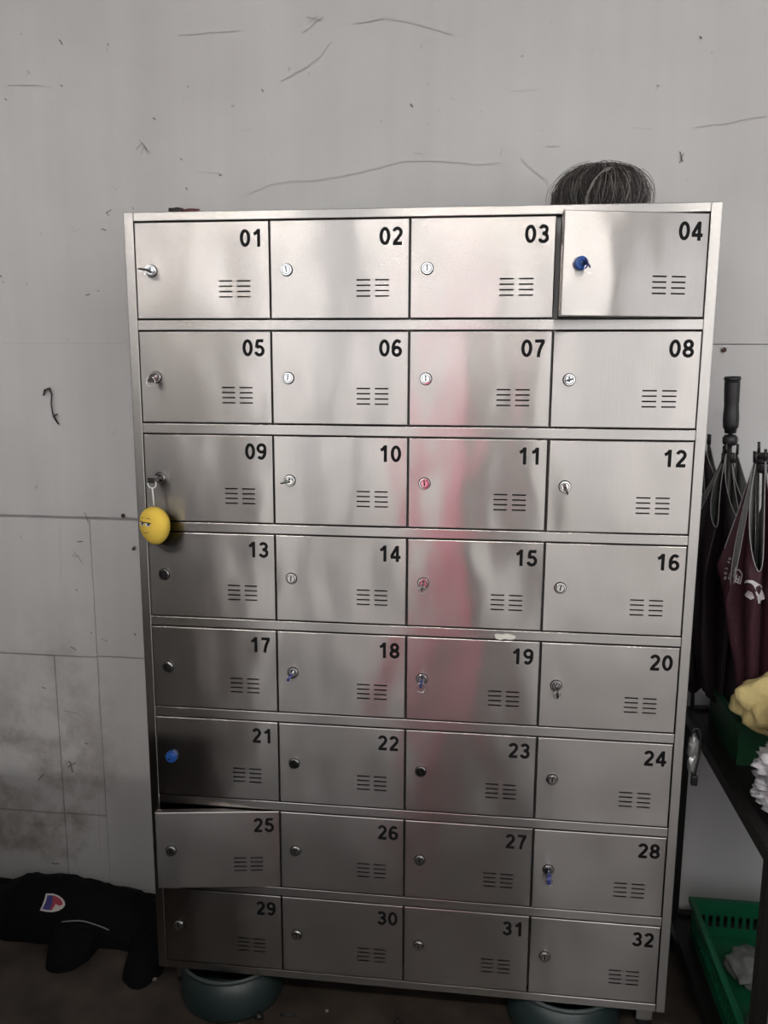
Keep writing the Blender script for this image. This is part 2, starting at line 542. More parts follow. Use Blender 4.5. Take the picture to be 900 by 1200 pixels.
dark = [
    (jit([(70, 47), (74, 53)], 2, .4), .003), (jit([(160, 176), (168, 168), (177, 180)], 3, .8), .0012),
    (jit([(163, 163), (172, 178)], 3, .8), .0009), (jit([(166, 182), (170, 170), (174, 182)], 3, .6), .0009),
    (jit([(125, 250), (131, 246)], 2, .5), .0022), (jit([(128, 253), (125, 249)], 2, .3), .002),
    (jit([(119, 268), (125, 270)], 2, .3), .0025), (jit([(101, 346), (106, 345)], 2, .3), .0028),
    (jit([(114, 341), (117, 341)], 2, .3), .002), (jit([(180, 138), (183, 141)], 2, .2), .003),
    (jit([(218, 220), (220, 223)], 2, .2), .003), (jit([(307, 105), (309, 108)], 2, .2), .003),
    (jit([(0, 322), (3, 325)], 2, .2), .003), (jit([(72, 100), (74, 102)], 2, .2), .003),
    (jit([(6, 116), (9, 118)], 2, .2), .0025), (jit([(797, 178), (800, 190)], 3, .8), .003),
    (jit([(796, 192), (801, 180)], 3, .8), .002), (jit([(481, 122), (484, 126)], 2, .4), .004),
    (jit([(820, 43), (822, 46)], 2, .4), .004), (jit([(156, 243), (157, 246)], 2, .2), .002),
    (jit([(257, 205), (260, 206)], 2, .2), .0025), (jit([(212, 186), (214, 188)], 2, .2), .0025),
    (jit([(86, 645), (97, 660)], 4, 1.5), .0015), (jit([(84, 650), (92, 652)], 3, 1.0), .0015),
    (jit([(84, 758), (90, 762)], 3, 1.0), .003), (jit([(92, 635), (98, 634)], 2, .6), .003),
    (jit([(100, 600), (104, 612)], 3, .6), .002), (jit([(50, 805), (54, 806)], 2, .3), .003),
    (jit([(75, 833), (95, 838)], 4, 2), .0012), (jit([(82, 890), (86, 905)], 4, 1.5), .004),
    (jit([(80, 898), (90, 893)], 3, 1.0), .003), (jit([(100, 870), (104, 872)], 2, .5), .003),
    (jit([(45, 912), (52, 906)], 3, 1.0), .003), (jit([(157, 640), (160, 643)], 2, .3), .006),
    (jit([(158, 742), (160, 744)], 2, .2), .004), (jit([(60, 1010), (70, 1012)], 3, 1), .004),
    (jit([(112, 1039), (118, 1040)], 2, .3), .006), (jit([(66, 1026), (72, 1027)], 2, .3), .004),
    (jit([(90, 690), (91, 692)], 2, .2), .003), (jit([(107, 400 + 340), (108, 742)], 2, .2), .003),
]
marks('scuff_mark', 'mark', dark, WY - 0.0032)
grey = [
    (jit([(330, 95), (345, 87), (360, 79)], 4, .6), .0028), (jit([(360, 79), (376, 66), (388, 50)], 5, .8), .0015),
    (jit([(356, 38), (368, 28), (380, 20)], 4, 1.2), .002), (jit([(360, 20), (378, 24)], 4, 1.0), .0015),
    (jit([(362, 28), (372, 18)], 3, 1.0), .0015), (jit([(10, 100), (45, 100)], 5, .5), .0018),
    (jit([(45, 100), (62, 103)], 3, .4), .001), (jit([(740, 150), (765, 152)], 4, .5), .001),
    (jit([(815, 149), (850, 145), (880, 139), (897, 137)], 5, .6), .0014), (jit([(640, 171), (656, 172)], 3, .5), .002),
    (jit([(586, 183), (589, 175)], 3, .4), .0025), (jit([(597, 107), (630, 106)], 4, .5), .001),
    (jit([(415, 28), (450, 22)], 4, .8), .0025), (jit([(85, 262), (88, 275), (95, 268)], 4, 2), .0012),
    (jit([(70, 618), (72, 680)], 6, .8), .0012), (jit([(116, 780), (118, 1000)], 12, 1.2), .0018),
    (jit([(485, 180), (495, 181)], 3, .5), .0025), (jit([(500, 100), (504, 96)], 2, .5), .002),
    (jit([(512, 132), (516, 128)], 2, .5), .002), (jit([(528, 115), (534, 118)], 2, .5), .0015),
    (jit([(500, 148), (503, 144)], 2, .5), .0015), (jit([(60, 120), (62, 124)], 2, .5), .0015),
    (jit([(284, 155), (297, 150)], 3, 1.), .001), (jit([(230, 200), (262, 205)], 4, 1.5), .0012),
]
marks('scuff_mark', 'markgrey', grey, WY - 0.003)
soft = [
    (jit([(290, 228), (320, 214), (370, 211), (420, 203), (470, 189), (520, 189), (560, 193), (585, 190)], 6, .9), .004),
    (jit([(610, 186), (625, 200), (640, 210), (645, 232)], 5, .9), .004),
    (jit([(210, 42), (250, 38), (280, 36)], 5, .5), .0025),
    (jit([(450, 20), (490, 28), (530, 40)], 5, .8), .006),
]
marks('crack_line', 'marksoft', soft, WY - 0.0028)

def nail(px, py, r=0.006):
    x, z = wx(px, py)
    bm = bmesh.new()
    lathe(bm, [(0, 0.007), (r * .7, 0.0068), (r, 0.005), (r, 0.003), (r * .4, 0.0025), (r * .4, -0.002)], 10, axis='y', center=(x, WY, z))
    obj('nail', bm, 'rust', wall)
nail(848, 410, .006)
nail(145, 604, .006)
nail(157, 643, .0045)

# ------------------------------------------------------------------ ceiling lamps (unseen, added to brighten the wall)
def fluoro(x, y, watts, which):
    t = thing('added_ceiling_lamp', 'unseen white twin-tube batten lamp added under the ceiling, the %s of three' % which, 'lamp', (x, y, ROOM_H), 'batten lamps added under the ceiling')
    bm = bmesh.new()
    box(bm, -0.63, 0.63, -0.05, 0.05, -0.06, 0.0, .006)
    obj('housing', bm, 'lamp_body', t)
    m, nt, b = newmat('lit_tube')
    b.inputs['Emission Color'].default_value = (1, .97, .93, 1)
    b.inputs['Emission Strength'].default_value = watts
    bm = bmesh.new()
    for s in (-1, 1):
        tube(bm, [(-0.6, s * .03, -0.085), (0.6, s * .03, -0.085)], 0.014, 12)
    obj('tube', bm, m, t)
    for s in (-.6, .6):
        bm = bmesh.new()
        box(bm, s - .012, s + .012, -.045, .045, -.1, -.055, .003)
        obj('tube_holder', bm, 'lamp_body', t)
for (x, y, wt), wh in zip(ADDED_LAMPS, ('left', 'middle', 'right')):
    fluoro(x, y, wt, wh)

# ------------------------------------------------------------------ unseen things added to shape reflections and shade
m, nt, b = newmat('thin_pink_cloth')
tr = nt.nodes.new('ShaderNodeBsdfTranslucent'); tr.inputs[0].default_value = (1.0, 0.08, 0.23, 1)
df = nt.nodes.new('ShaderNodeBsdfDiffuse'); df.inputs[0].default_value = (0.90, 0.09, 0.24, 1)
ms = nt.nodes.new('ShaderNodeMixShader'); ms.inputs[0].default_value = 0.15
nt.links.new(tr.outputs[0], ms.inputs[1]); nt.links.new(df.outputs[0], ms.inputs[2])
nt.links.new(ms.outputs[0], nt.nodes['Material Output'].inputs[0])
M['pinkcloth'] = m
t = thing('reflection_cloth', 'unseen thin pink cloth added on two cords from the ceiling for the pink reflection in the steel doors', 'cloth', (-0.02, -2.35, 0))  # added only to give the doors a pink reflection
bm = bmesh.new()
rows = []
for i in range(15):
    z = .42 + i / 14 * .98
    rows.append([bm.verts.new((-.15 + .30 * k / 10, .025 * math.sin(k * 1.3 + z), z)) for k in range(11)])
for i in range(14):
    for k in range(10):
        bm.faces.new((rows[i][k], rows[i][k + 1], rows[i + 1][k + 1], rows[i + 1][k]))
obj('cloth_sheet', bm, 'pinkcloth', t, smooth=True)
bm = bmesh.new(); tube(bm, [(-.21, 0, 1.405), (.21, 0, 1.405)], .008, 8); obj('hanging_rod', bm, 'darkmetal', t)
for sx in (-.14, .14):
    bm = bmesh.new(); tube(bm, [(sx, 0, 1.405), (sx, 0, ROOM_H)], .002, 6); obj('cord', bm, 'darkmetal', t)

t = thing('bench', 'unseen low dark wooden bench added across from the locker to block light', 'bench', (-0.12, -0.98, 0))  # added to shade the lower wall and darken low reflections
bm = bmesh.new(); box(bm, -.53, .53, -.19, .19, .50, .545, .006); obj('seat', bm, 'blocker', t)
for sx in (-.50, .46):
    bm = bmesh.new(); box(bm, sx, sx + .04, -.17, .17, 0, .50, .003); obj('leg', bm, 'blocker', t)
bm = bmesh.new(); box(bm, -.46, .46, .13, .16, .06, .50, .003); obj('front_board', bm, 'blocker', t)
def cupboard(x, y, half, h, label):  # unseen light blockers, added for shade and dark reflections
    t = thing('cupboard', label, 'cupboard', (x, y, 0))
    bm = bmesh.new(); box(bm, -half, half, -.26, .24, .06, h, .006); obj('body', bm, 'blocker', t)
    bm = bmesh.new(); box(bm, -half - .02, half + .02, -.27, .27, h, h + .035, .005); obj('top', bm, 'blocker', t)
    bm = bmesh.new(); box(bm, -half + .02, half - .02, -.24, .20, 0, .06); obj('plinth', bm, 'blocker', t)
    for sg in (-1, 1):
        sx = sg * half / 2
        bm = bmesh.new(); box(bm, sx - half / 2 + .008, sx + half / 2 - .008, .241, .259, .08, h - .02, .003); d = obj('door', bm, 'blocker', t)
        bm = bmesh.new(); box(bm, sg * .035 - .008, sg * .035 + .008, .259, .28, h * .5, h * .6, .003); obj('handle', bm, 'darkmetal', d)
cupboard(-1.25, -1.0, .57, 1.30, 'unseen dark chest-high wooden cupboard added left of the bench to block light')
cupboard(1.50, -.92, .55, 1.02, 'unseen dark waist-high wooden cupboard added right of the bench near the rack to block light')

# ------------------------------------------------------------------ the locker
U = 0.29                       # column width
PITCH = 0.75122 * U
RAIL = 0.0204
H0 = LEG + 0.0209 + 8 * PITCH - RAIL          # top of the first row of openings
TOP = H0 + 0.0209
BX = 2 * U                      # half inner width
OX = BX + 0.0209                # half outer width
DEPTH = 0.40
ADJ = [.0089, -.0043, -.0067, .0004, .0, .0028, .0, -.0011]     # measured unevenness (m * U) of each row
def row_top(r): return H0 - r * PITCH + ADJ[r] * U
def row_bot(r):
    b = [-.0027, -.0035, .0008, .0008, .0071, .0014, .0011, -.0043][r]
    return H0 - r * PITCH - (PITCH - RAIL) + b * U

LK = thing('locker_cabinet', 'tall brushed stainless steel locker with 32 numbered doors standing against the wall', 'locker', (0, 0, 0))

def part(name, mat, boxes, bev=.0012, parent=LK):
    bm = bmesh.new()
    for b in boxes:
        box(bm, *b, bev)
    return obj(name, bm, mat, parent)

part('upright', 'frame', [(-OX, -BX, 0, .03, LEG, TOP)], .0015)
part('upright', 'frame', [(BX, OX, 0, .03, LEG, TOP)], .0015)
part('rail', 'frame', [(-BX, BX, 0.0006, .03, row_top(0), TOP)], .0015)
for r in range(7):
    part('rail', 'frame', [(-BX, BX, 0.0006, .03, row_top(r + 1), row_bot(r))], .0012)
part('rail', 'frame', [(-BX, BX, 0.0006, .03, LEG, row_bot(7))], .0015)
part('side_panel', 'frame', [(-OX, -OX + .002, .03, DEPTH, LEG, TOP)], 0)
part('side_panel', 'frame', [(OX - .002, OX, .03, DEPTH, LEG, TOP)], 0)
part('top_panel', 'frame', [(-OX + .002, OX - .002, .03, DEPTH, TOP - .002, TOP)], 0)
part('bottom_panel', 'frame', [(-OX + .002, OX - .002, .03, DEPTH, LEG, LEG + .002)], 0)
part('back_panel', 'inside', [(-OX + .002, OX - .002, DEPTH - .002, DEPTH, LEG + .002, TOP - .002)], 0)
for r in range(7):
    z = (row_top(r + 1) + row_bot(r)) / 2
    part('shelf', 'inside', [(-OX + .003, OX - .003, .03, DEPTH - .003, z - .001, z + .001)], 0)
for c in (-1, 0, 1):
    part('divider', 'inside', [(c * U - .009, c * U + .009, .018, .03, LEG + .022, TOP - .021),
                               (c * U - .001, c * U + .001, .03, DEPTH - .003, LEG + .003, TOP - .003)], 0)
for sx in (-1, 1):
    for y in (.10, DEPTH - .04):
        x0 = sx * (OX - .002) if sx < 0 else OX - .042
        bm = bmesh.new()
        box(bm, x0, x0 + .04, y, y + .035, .012, LEG + .001, .002)
        lathe(bm, [(0, 0), (.022, 0), (.022, .012), (0, .014)], 12, center=(x0 + .02, y + .0175, 0), mi=1)
        obj('leg', bm, ['frame', 'blackplastic'], LK)

# tape scrap on the rail over door 19
bm = bmesh.new()
zt = (row_top(4) + row_bot(3)) / 2
pts = [(-.022, .004), (-.016, .0065), (-.006, .005), (.003, .0075), (.012, .006), (.024, .003), (.021, -.004), (.010, -.006), (.0, -.0045), (-.010, -.0075), (-.019, -.004)]
vs = [bm.verts.new((0.213 + x, -0.0004 - .0015 * abs(math.sin(x * 180)), zt - .004 + z)) for x, z in pts]
f = bm.faces.new(vs)
ex = bmesh.ops.extrude_face_region(bm, geom=[f])
for v in [g for g in ex['geom'] if isinstance(g, bmesh.types.BMVert)]:
    v.co.y += .0012
o = obj('tape_scrap', bm, 'tape', LK)
o['label'] = 'torn scrap of pale tape'

# digits ---------------------------------------------------------------
def digit(ch):
    a = arc
    D = {
        '0': [(a(.33, .5, .225, .405, 0, 360, 26)[:-1], True)],
        '1': [([(.42, 0), (.42, .5), (.42, 1.0)], False), ([(.41, .95), (.34, .84), (.24, .755), (.13, .705)], False)],
        '2': [(a(.325, .69, .215, .22, 165, -25, 14) + [(.42, .45), (.27, .28), (.17, .15)], False), ([(.06, .085), (.60, .085)], False)],
        '3': [(a(.315, .715, .20, .195, 160, -80, 14), False), (a(.315, .295, .225, .215, 82, -165, 16), False), ([(.25, .512), (.37, .512)], False)],
        '4': [([(.46, 0), (.46, 1.0)], False), ([(.44, .93), (.30, .70), (.09, .33)], False), ([(.03, .285), (.66, .285)], False)],
        '5': [([(.17, .91), (.585, .91)], False), ([(.21, .93), (.185, .75), (.155, .50)], False), (a(.32, .325, .235, .245, 135, -165, 18), False)],
        '6': [(a(.335, .31, .22, .225, 0, 360, 22)[:-1], True), (a(.37, .48, .255, .43, 190, 50, 14), False)],
        '7': [([(.06, .91), (.61, .91)], False), ([(.56, .88), (.43, .66), (.34, .42), (.29, .2), (.27, 0)], False)],
        '8': [(a(.33, .715, .195, .20, 0, 360, 22)[:-1], True), (a(.33, .285, .225, .20, 0, 360, 22)[:-1], True)],
    }
    if ch == '9':
        return [([(.66 - x, 1 - z) for x, z in p], c) for p, c in D['6']]
    return D[ch]

NH = .0352
def number_bm(s, x_right, z_bot, y):
    bm = bmesh.new()
    adv = .725 * NH
    for i, ch in enumerate(s):
        x0 = x_right - adv * (len(s) - i)
        for k, (pts, cl) in enumerate(digit(ch)):
            ribbon(bm, [(x0 + x * NH * .98, z_bot + z * NH) for x, z in pts], NH * .188, y - .00004 * k, close=cl)
    return bm

# door blank: sheet with real louvre slots, folded edges -----------------
DW, DH = U - .0032, PITCH - RAIL - .0052
def door_bm(h):
    bm = bmesh.new()
    b = .0016
    xs = [-DW + b]
    x0 = -DW + .6185 * U
    slots_x = [(x0, x0 + .0285), (x0 + .0385, x0 + .067)]
    for s in slots_x: xs += list(s)
    xs.append(-b)
    zt = h * .392
    zs = [b]
    slots_z = []
    for k in (3, 2, 1, 0):
        zc = zt - k * .0107
        slots_z.append((zc - .0015, zc + .0015)); zs += [zc - .0015, zc + .0015]
    zs.append(h - b)
    V = {}
    def vt(x, y, z):
        k = (round(x, 6), round(y, 6), round(z, 6))
        if k not in V: V[k] = bm.verts.new((x, y, z))
        return V[k]
    for i in range(len(xs) - 1):
        for j in range(len(zs) - 1):
            if i in (1, 3) and j in (1, 3, 5, 7):
                # slot: walls going back, black in place of shade, no face
                for (xa, za), (xb, zb) in (((xs[i], zs[j]), (xs[i + 1], zs[j])), ((xs[i + 1], zs[j]), (xs[i + 1], zs[j + 1])),
                                           ((xs[i + 1], zs[j + 1]), (xs[i], zs[j + 1])), ((xs[i], zs[j + 1]), (xs[i], zs[j]))):
                    f = bm.faces.new((vt(xa, 0, za), vt(xb, 0, zb), vt(xb, .0035, zb), vt(xa, .0035, za)))
                    f.material_index = 1
                continue
            bm.faces.new((vt(xs[i], 0, zs[j]), vt(xs[i + 1], 0, zs[j]), vt(xs[i + 1], 0, zs[j + 1]), vt(xs[i], 0, zs[j + 1])))
    # rolled edge and flange
    c = .0005
    loops = [(-DW + b, -b, b, h - b, 0), (-DW + c, -c, c, h - c, c), (-DW, 0, 0, h, b), (-DW, 0, 0, h, .016)]
    for l0, l1 in zip(loops[:-1], loops[1:]):
        A = [(l0[0], l0[2]), (l0[1], l0[2]), (l0[1], l0[3]), (l0[0], l0[3])]
        B = [(l1[0], l1[2]), (l1[1], l1[2]), (l1[1], l1[3]), (l1[0], l1[3])]
        for k in range(4):
            n = (k + 1) % 4
            try:
                bm.faces.new((vt(A[k][0], l0[4], A[k][1]), vt(A[n][0], l0[4], A[n][1]), vt(B[n][0], l1[4], B[n][1]), vt(B[k][0], l1[4], B[k][1])))
            except ValueError:
                pass
    # inner backing sheet, set back, painted black to stand in for shade behind the slots
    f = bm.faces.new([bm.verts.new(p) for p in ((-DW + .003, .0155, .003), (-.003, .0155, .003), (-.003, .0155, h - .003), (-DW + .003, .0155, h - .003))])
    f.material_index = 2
    return bm

LOCK_X = -DW + .118 * U
def lock_mesh():
    bm = bmesh.new()
    prof = [(0.0130, 0.0), (.0130, .0010), (.0116, .0012), (.0116, .0052), (.0110, .0060), (.0090, .0061), (.0086, .0056),
            (.0084, .0046), (.0079, .0046), (.0077, .0058), (.0, .0058)]
    lathe(bm, prof, 28, axis='y', mis=[1, 1, 0, 0, 0, 1, 1, 1, 1, 0])
    # keyway and pin
    box(bm, -.0012, .0012, -.0063, -.0056, -.0048, .0022, mi=1)
    lathe(bm, [(0.0020, .0056), (.0020, .0063), (0, .0063)], 10, axis='y', mi=1, center=(-.0001, 0, .0046))
    me = bpy.data.meshes.new('lock')
    bmesh.ops.recalc_face_normals(bm, faces=bm.faces)
    bm.to_mesh(me); bm.free()
    me.materials.append(M['chrome']); me.materials.append(M['black'])
    for p in me.polygons: p.use_smooth = abs(p.normal.y) < 0.9
    return me
LOCK = lock_mesh()
def latch_mesh():
    bm = bmesh.new()
    tube(bm, [(0, 0, 0), (0, .016, 0)], .008, 12)
    box(bm, -.034, .006, .016, .019, -.007, .007, .001)
    me = bpy.data.meshes.new('latch'); bm.to_mesh(me); bm.free()
    me.materials.append(M['chrome'])
    return me
LATCH = latch_mesh()

OPEN = {4: 13.0, 25: 8.5, 12: 1.0, 2: .0, 30: 0.0}
door_of = {}
for n in range(1, 33):
    r, c = divmod(n - 1, 4)
    zb, zt = row_bot(r), row_top(r)
    h = zt - zb - .0052
    hinge = ((c - 1) * U - .0016, 0.0, zb + .0026)
    d = obj('door', door_bm(h), ['door', 'black', 'black'], LK)
    d.location = hinge
    d.rotation_euler = (R_(random.uniform(-.12, .12)), 0, R_(OPEN.get(n, random.uniform(0, .25))))
    nm = obj('number', number_bm('%02d' % n, -.0095, h - NH - .0160, -.00035), 'black', d)
    lk = bpy.data.objects.new('lock', LOCK); COL.objects.link(lk); lk.parent = d
    lk.location = (LOCK_X, 0, h * .5)
    lk.rotation_euler = (0, R_(random.uniform(-12, 12)), 0)
    if n in OPEN and OPEN[n] > 2:
        la = bpy.data.objects.new('latch', LATCH); COL.objects.link(la); la.parent = d
        la.location = (LOCK_X, 0.0, h * .5)
    door_of[n] = (d, Matrix.Translation(hinge) @ Matrix.Rotation(d.rotation_euler.z, 4, 'Z'), h)
    if n == 4:
        d['label'] = 'door standing ajar, numbered 04'
    if n == 25:
        d['label'] = 'door standing ajar, numbered 25'

# ------------------------------------------------------------------ keys left in the locks
def lock_pos(n):
    d, mw, h = door_of[n]
    return mw @ Vector((LOCK_X, -.0062, h * .5))

def key(n, ang, head, label, ring=None, length=.022, droop=0, bowl=.020, thick=.0030):
    """ang: direction of the bow's flat in the door plane, degrees from +x; bow sticks out towards the room"""
    p = lock_pos(n)
    t = thing('key', label, 'key', p, 'keys left in the locker locks')
    t.rotation_euler = (0, -R_(ang), 0)
    bm = bmesh.new()
    box(bm, -.004, .004, -.010, .003, -.0009, .0009, .0003)
    obj('blade', bm, 'chrome', t)
    bm = bmesh.new()
    out = []
    for i in range(22):
        a = 2 * PI * i / 22
        out.append((bowl * .5 * math.cos(a) * (1 if abs(math.cos(a)) < .8 else .96) + droop, -.008 - length * .5 + length * .5 * math.sin(a)))
    inn = [(droop + .0032 * math.cos(2 * PI * i / 22), -.008 - length * .62 + .0032 * math.sin(2 * PI * i / 22)) for i in range(22)]
    rows = []
    for z in (-thick / 2, thick / 2):
        rows.append(([bm.verts.new((x, y, z)) for x, y in out], [bm.verts.new((x, y, z)) for x, y in inn]))
    for i in range(22):
        j = (i + 1) % 22
        for k in (0, 1):
            bm.faces.new((rows[k][0][i], rows[k][0][j], rows[k][1][j], rows[k][1][i]))
        bm.faces.new((rows[0][0][i], rows[0][0][j], rows[1][0][j], rows[1][0][i]))
        bm.faces.new((rows[0][1][i], rows[0][1][j], rows[1][1][j], rows[1][1][i]))
    obj('bow', bm, head, t)
    if ring:
        bm = bmesh.new()
        pts = []
        cy = -.008 - length * .62
        Rm = Matrix.Rotation(R_(ang), 3, 'Y')
        for i in range(20):
            a = 2 * PI * i / 20
            v = Vector((ring * math.sin(a) * .9, .002 * math.sin(a) , -ring + .0028 + ring * math.cos(a)))
            q = Rm @ v
            pts.append((q.x + droop, q.y + cy, q.z))
        tube(bm, pts, .0008, 6, closed=True)
        obj('key_ring', bm, 'chrome', t)
    return t

key(1, 174, 'blackplastic', 'black key turned sideways in the lock of door 01', ring=.007, droop=.006, bowl=.026)
key(5, 250, 'darkmetal', 'dark key with a thin wire ring in the lock of door 05', ring=.010, droop=.002)
key(8, 200, 'darkmetal', 'short dark key in the lock of door 08', length=.014, bowl=.014)
key(10, 190, 'darkmetal', 'small dark key turned sideways in the lock of door 10', droop=.004, bowl=.022)
key(12, 285, 'darkmetal', 'dark key pointing downward in the lock of door 12', droop=.004)
key(15, 265, 'darkmetal', 'grey key with a ring in the lock of door 15', ring=.008, droop=.003, bowl=.018)
key(18, 240, 'navykey', 'navy blue key tilted in the lock of door 18', droop=.002, thick=.006)
key(19, 262, 'navykey', 'navy blue key with a wire ring in the lock of door 19', ring=.011, droop=.001, thick=.005)
key(20, 275, 'blackplastic', 'black key with a ring pointing straight down in the lock of door 20', ring=.008, droop=.006, bowl=.026, thick=.005)

def capkey(n, label, with_key):
    p = lock_pos(n)
    t = thing('key', label, 'key', p, 'keys left in the locker locks')
    t.rotation_euler = (0, 0, R_(OPEN.get(n, 0)))
    bm = bmesh.new()
    lathe(bm, [(.0, .004), (.0095, .004), (.0122, .003), (.0128, -.001), (.0128, .0005), (.0135, .0005), (.0135, -.0062), (.0, -.0062)][::-1], 24, axis='y')
    obj('cap', bm, 'bluekey', t)
    bm = bmesh.new()
    box(bm, -.0035, .0035, -.012, -.002, -.0012, .0012, .0003)
    obj('blade', bm, 'chrome', t)
    if with_key:
        bm = bmesh.new()
        lathe(bm, [(0, .0015), (.010, .0015), (.0118, .0), (.010, -.0015), (0, -.0015)], 22)
        o = obj('bow', bm, 'navykey', t)
        o.location = (.006, -.016, -.001)
        o.rotation_euler = (R_(20), R_(58), 0)
        bm = bmesh.new()
        tube(bm, [(.007 + .008 * math.sin(2 * PI * i / 18), -.02, -.012 + .008 * math.cos(2 * PI * i / 18)) for i in range(18)], .0006, 6, closed=True)
        obj('key_ring', bm, 'chrome', t)
    return t
capkey(4, 'bright blue capped key with a dark bow in the lock of ajar door 04', True)
capkey(21, 'small blue capped key in the lock of door 21', False)

# key 28 hangs down from its lock
t = key(28, 268, 'navykey', 'navy key on a ring hanging low from the lock of door 28', ring=.009, droop=.006, bowl=.026, thick=.009)

# ------------------------------------------------------------------ yellow face charm on the key of door 09
p = lock_pos(9)
t = thing('keychain_charm', 'round yellow plush face charm hanging from the key in door 09', 'keychain', (-.5465, -.036, 1.232))
o = t
def rel(v): return Vector(v) - Vector((-.5465, -.036, 1.232))
bm = bmesh.new()
tube(bm, [rel(p), rel(p + Vector((-.001, -.010, -.001)))], .004, 8)
box(bm, *[q for pr in zip(rel(p + Vector((-.013, -.034, -.007))), rel(p + Vector((.003, -.008, .006)))) for q in pr], .002)
obj('key_head', bm, 'blackplastic', t)
bm = bmesh.new()
tube(bm, [(-.0025 + .009 * math.cos(2 * PI * i / 20), .001, .087 + .009 * math.sin(2 * PI * i / 20)) for i in range(20)], .0013, 8, closed=True)
tube(bm, [(-.003, .001, .094), rel(p + Vector((-.005, -.026, 0)))], .0012, 6)
obj('key_ring', bm, 'white', t)
bm = bmesh.new()
tube(bm, [(-.0025, .001, .078), (-.001, .0005, .060), (0, 0, .040)], .0016, 6)
obj('strap', bm, 'white', t)
RX, RZ, RY = .0400, .0415, .025
FACE = Matrix.Rotation(R_(-26), 3, 'Z')
bm = bmesh.new()
r = bmesh.ops.create_uvsphere(bm, u_segments=36, v_segments=24, radius=1.0)
for v in r['verts']:
    d = v.co.copy()
    k = 1 + .012 * noise.noise(d * 4)
    q = Vector((d.x * RX * k, d.y * RY * k, d.z * RZ * k * (1 - .10 * d.z)))
    v.co = FACE @ q
obj('plush_face', bm, 'yellow', t, smooth=True)
def on_face(x, z, lift=.0006):
    k = max(0.0, 1 - (x / RX) ** 2 - (z / RZ) ** 2)
    return FACE @ Vector((x, -RY * math.sqrt(k) * 1.01 - lift, z))
def face_poly(bm, pts, lift, mi=0):
    c = bm.verts.new(on_face(sum(p[0] for p in pts) / len(pts), sum(p[1] for p in pts) / len(pts), lift))
    vs = [bm.verts.new(on_face(x, z, lift)) for x, z in pts]
    for i in range(len(vs)):
        f = bm.faces.new((c, vs[i], vs[(i + 1) % len(vs)])); f.material_index = mi
def face_line(bm, pts, w, lift, mi=0):
    tube(bm, [on_face(x, z, lift) for x, z in pts], w, 6, mi=mi)
for ex in (-.0125, .0065):
    bm = bmesh.new()
    face_poly(bm, [(ex + .0078 * math.cos(a), .0045 + .0060 * min(.35, math.sin(a))) for a in [2 * PI * i / 20 for i in range(20)]], .0009, 0)
    face_poly(bm, [(ex + .0028 + .0030 * math.cos(a), .0035 + .0030 * min(.6, math.sin(a))) for a in [2 * PI * i / 14 for i in range(14)]], .0015, 1)
    face_line(bm, [(ex - .0088, .0070), (ex, .0068), (ex + .0088, .0057)], .0010, .0014, 1)
    obj('eye', bm, ['white', 'black'], t)
    bm = bmesh.new()
    face_line(bm, [(ex + x, .0145 + (.0022 - x * x * 55)) for x in (-.006, -.003, 0, .003, .006)], .0006, .0012)
    obj('eyebrow', bm, 'brown', t)
bm = bmesh.new(); face_line(bm, [(-.009, -.0150), (-.004, -.0160), (.002, -.0150), (.005, -.0135)], .0007, .0012); obj('mouth', bm, 'brown', t)

# ------------------------------------------------------------------ wig on top of the cabinet
WC = Vector((.395, .2, TOP))
t = thing('wig', 'dark fuzzy wig with grey strands lying on top of the locker above door 04', 'wig', WC)
bm = bmesh.new()
blob(bm, (0, 0, .052), (.076, .066, .050), 3, .10, 2.0, 3)
for v in bm.verts:
    v.co.z = max(v.co.z, 0.001)
obj('hair_cap', bm, 'hairdark', t, smooth=True)
def strands(count, seed, rad, mat, name, spread):
    rnd = random.Random(seed)
    bm = bmesh.new()
    for i in range(count):
        th = rnd.uniform(0, 2 * PI)
        az0 = rnd.uniform(-.35, .35)
        R1 = rnd.gauss(1.0, .05 * spread)
        px, py = rnd.gauss(0, .012), rnd.gauss(0, .012)
        k0, k1 = rnd.uniform(.0, .3), rnd.uniform(.75, 1.0)
        pts = []
        for k in range(8):
            s = k0 + (k1 - k0) * k / 7
            ph = s * 2.35
            a = th + az0 * s * 2
            q = max(.002, .048 + math.cos(ph) * .064 * R1)
            pts.append((px + math.sin(ph) * math.cos(a) * .083 * R1, py + math.sin(ph) * math.sin(a) * .074 * R1, q))
        tube(bm, pts, rad, 3, cap=False)
    o = obj(name, bm, mat, t)
    o['kind'] = 'stuff'
    return o
strands(1500, 1, .00045, 'hairdark', 'dark_strands', 1.3)
strands(330, 2, .0006, 'hairgrey', 'grey_strands', 1.0)
bm = bmesh.new()
rnd = random.Random(5)
for i in range(14):
    j = rnd.uniform(-.004, .004)
    pts = []
    for k in range(10):
        a = R_(70 + 120 * k / 9)
        pts.append((-.004 + .034 * math.cos(a) + j + rnd.uniform(-.001, .001), -.078 - .012 * math.sin(k / 9 * PI) + rnd.uniform(-.004, .002), .050 + .040 * math.sin(R_(90 - 140 * k / 9)) + j))
    tube(bm, pts, .0007, 4, cap=False)
o = obj('pale_lock', bm, 'hairgrey', t); o['kind'] = 'stuff'

# crumpled red scrap at the other end of the top
t = thing('crumpled_scrap', 'small crumpled black and dark red scrap on the locker top above door 01', 'scrap', (-.475, .035, TOP))
bm = bmesh.new(); blob(bm, (-.022, 0, .007), (.017, .012, .0075), 1, .35, 2.5, 3); obj('black_end', bm, 'scrapblack', t)
bm = bmesh.new(); blob(bm, (.008, .0, .005), (.026, .012, .0055), 5, .6, 3.0, 3); blob(bm, (.03, .002, .0035), (.010, .006, .003), 8, .4, 3.0, 2); obj('red_end', bm, 'scrapred', t)

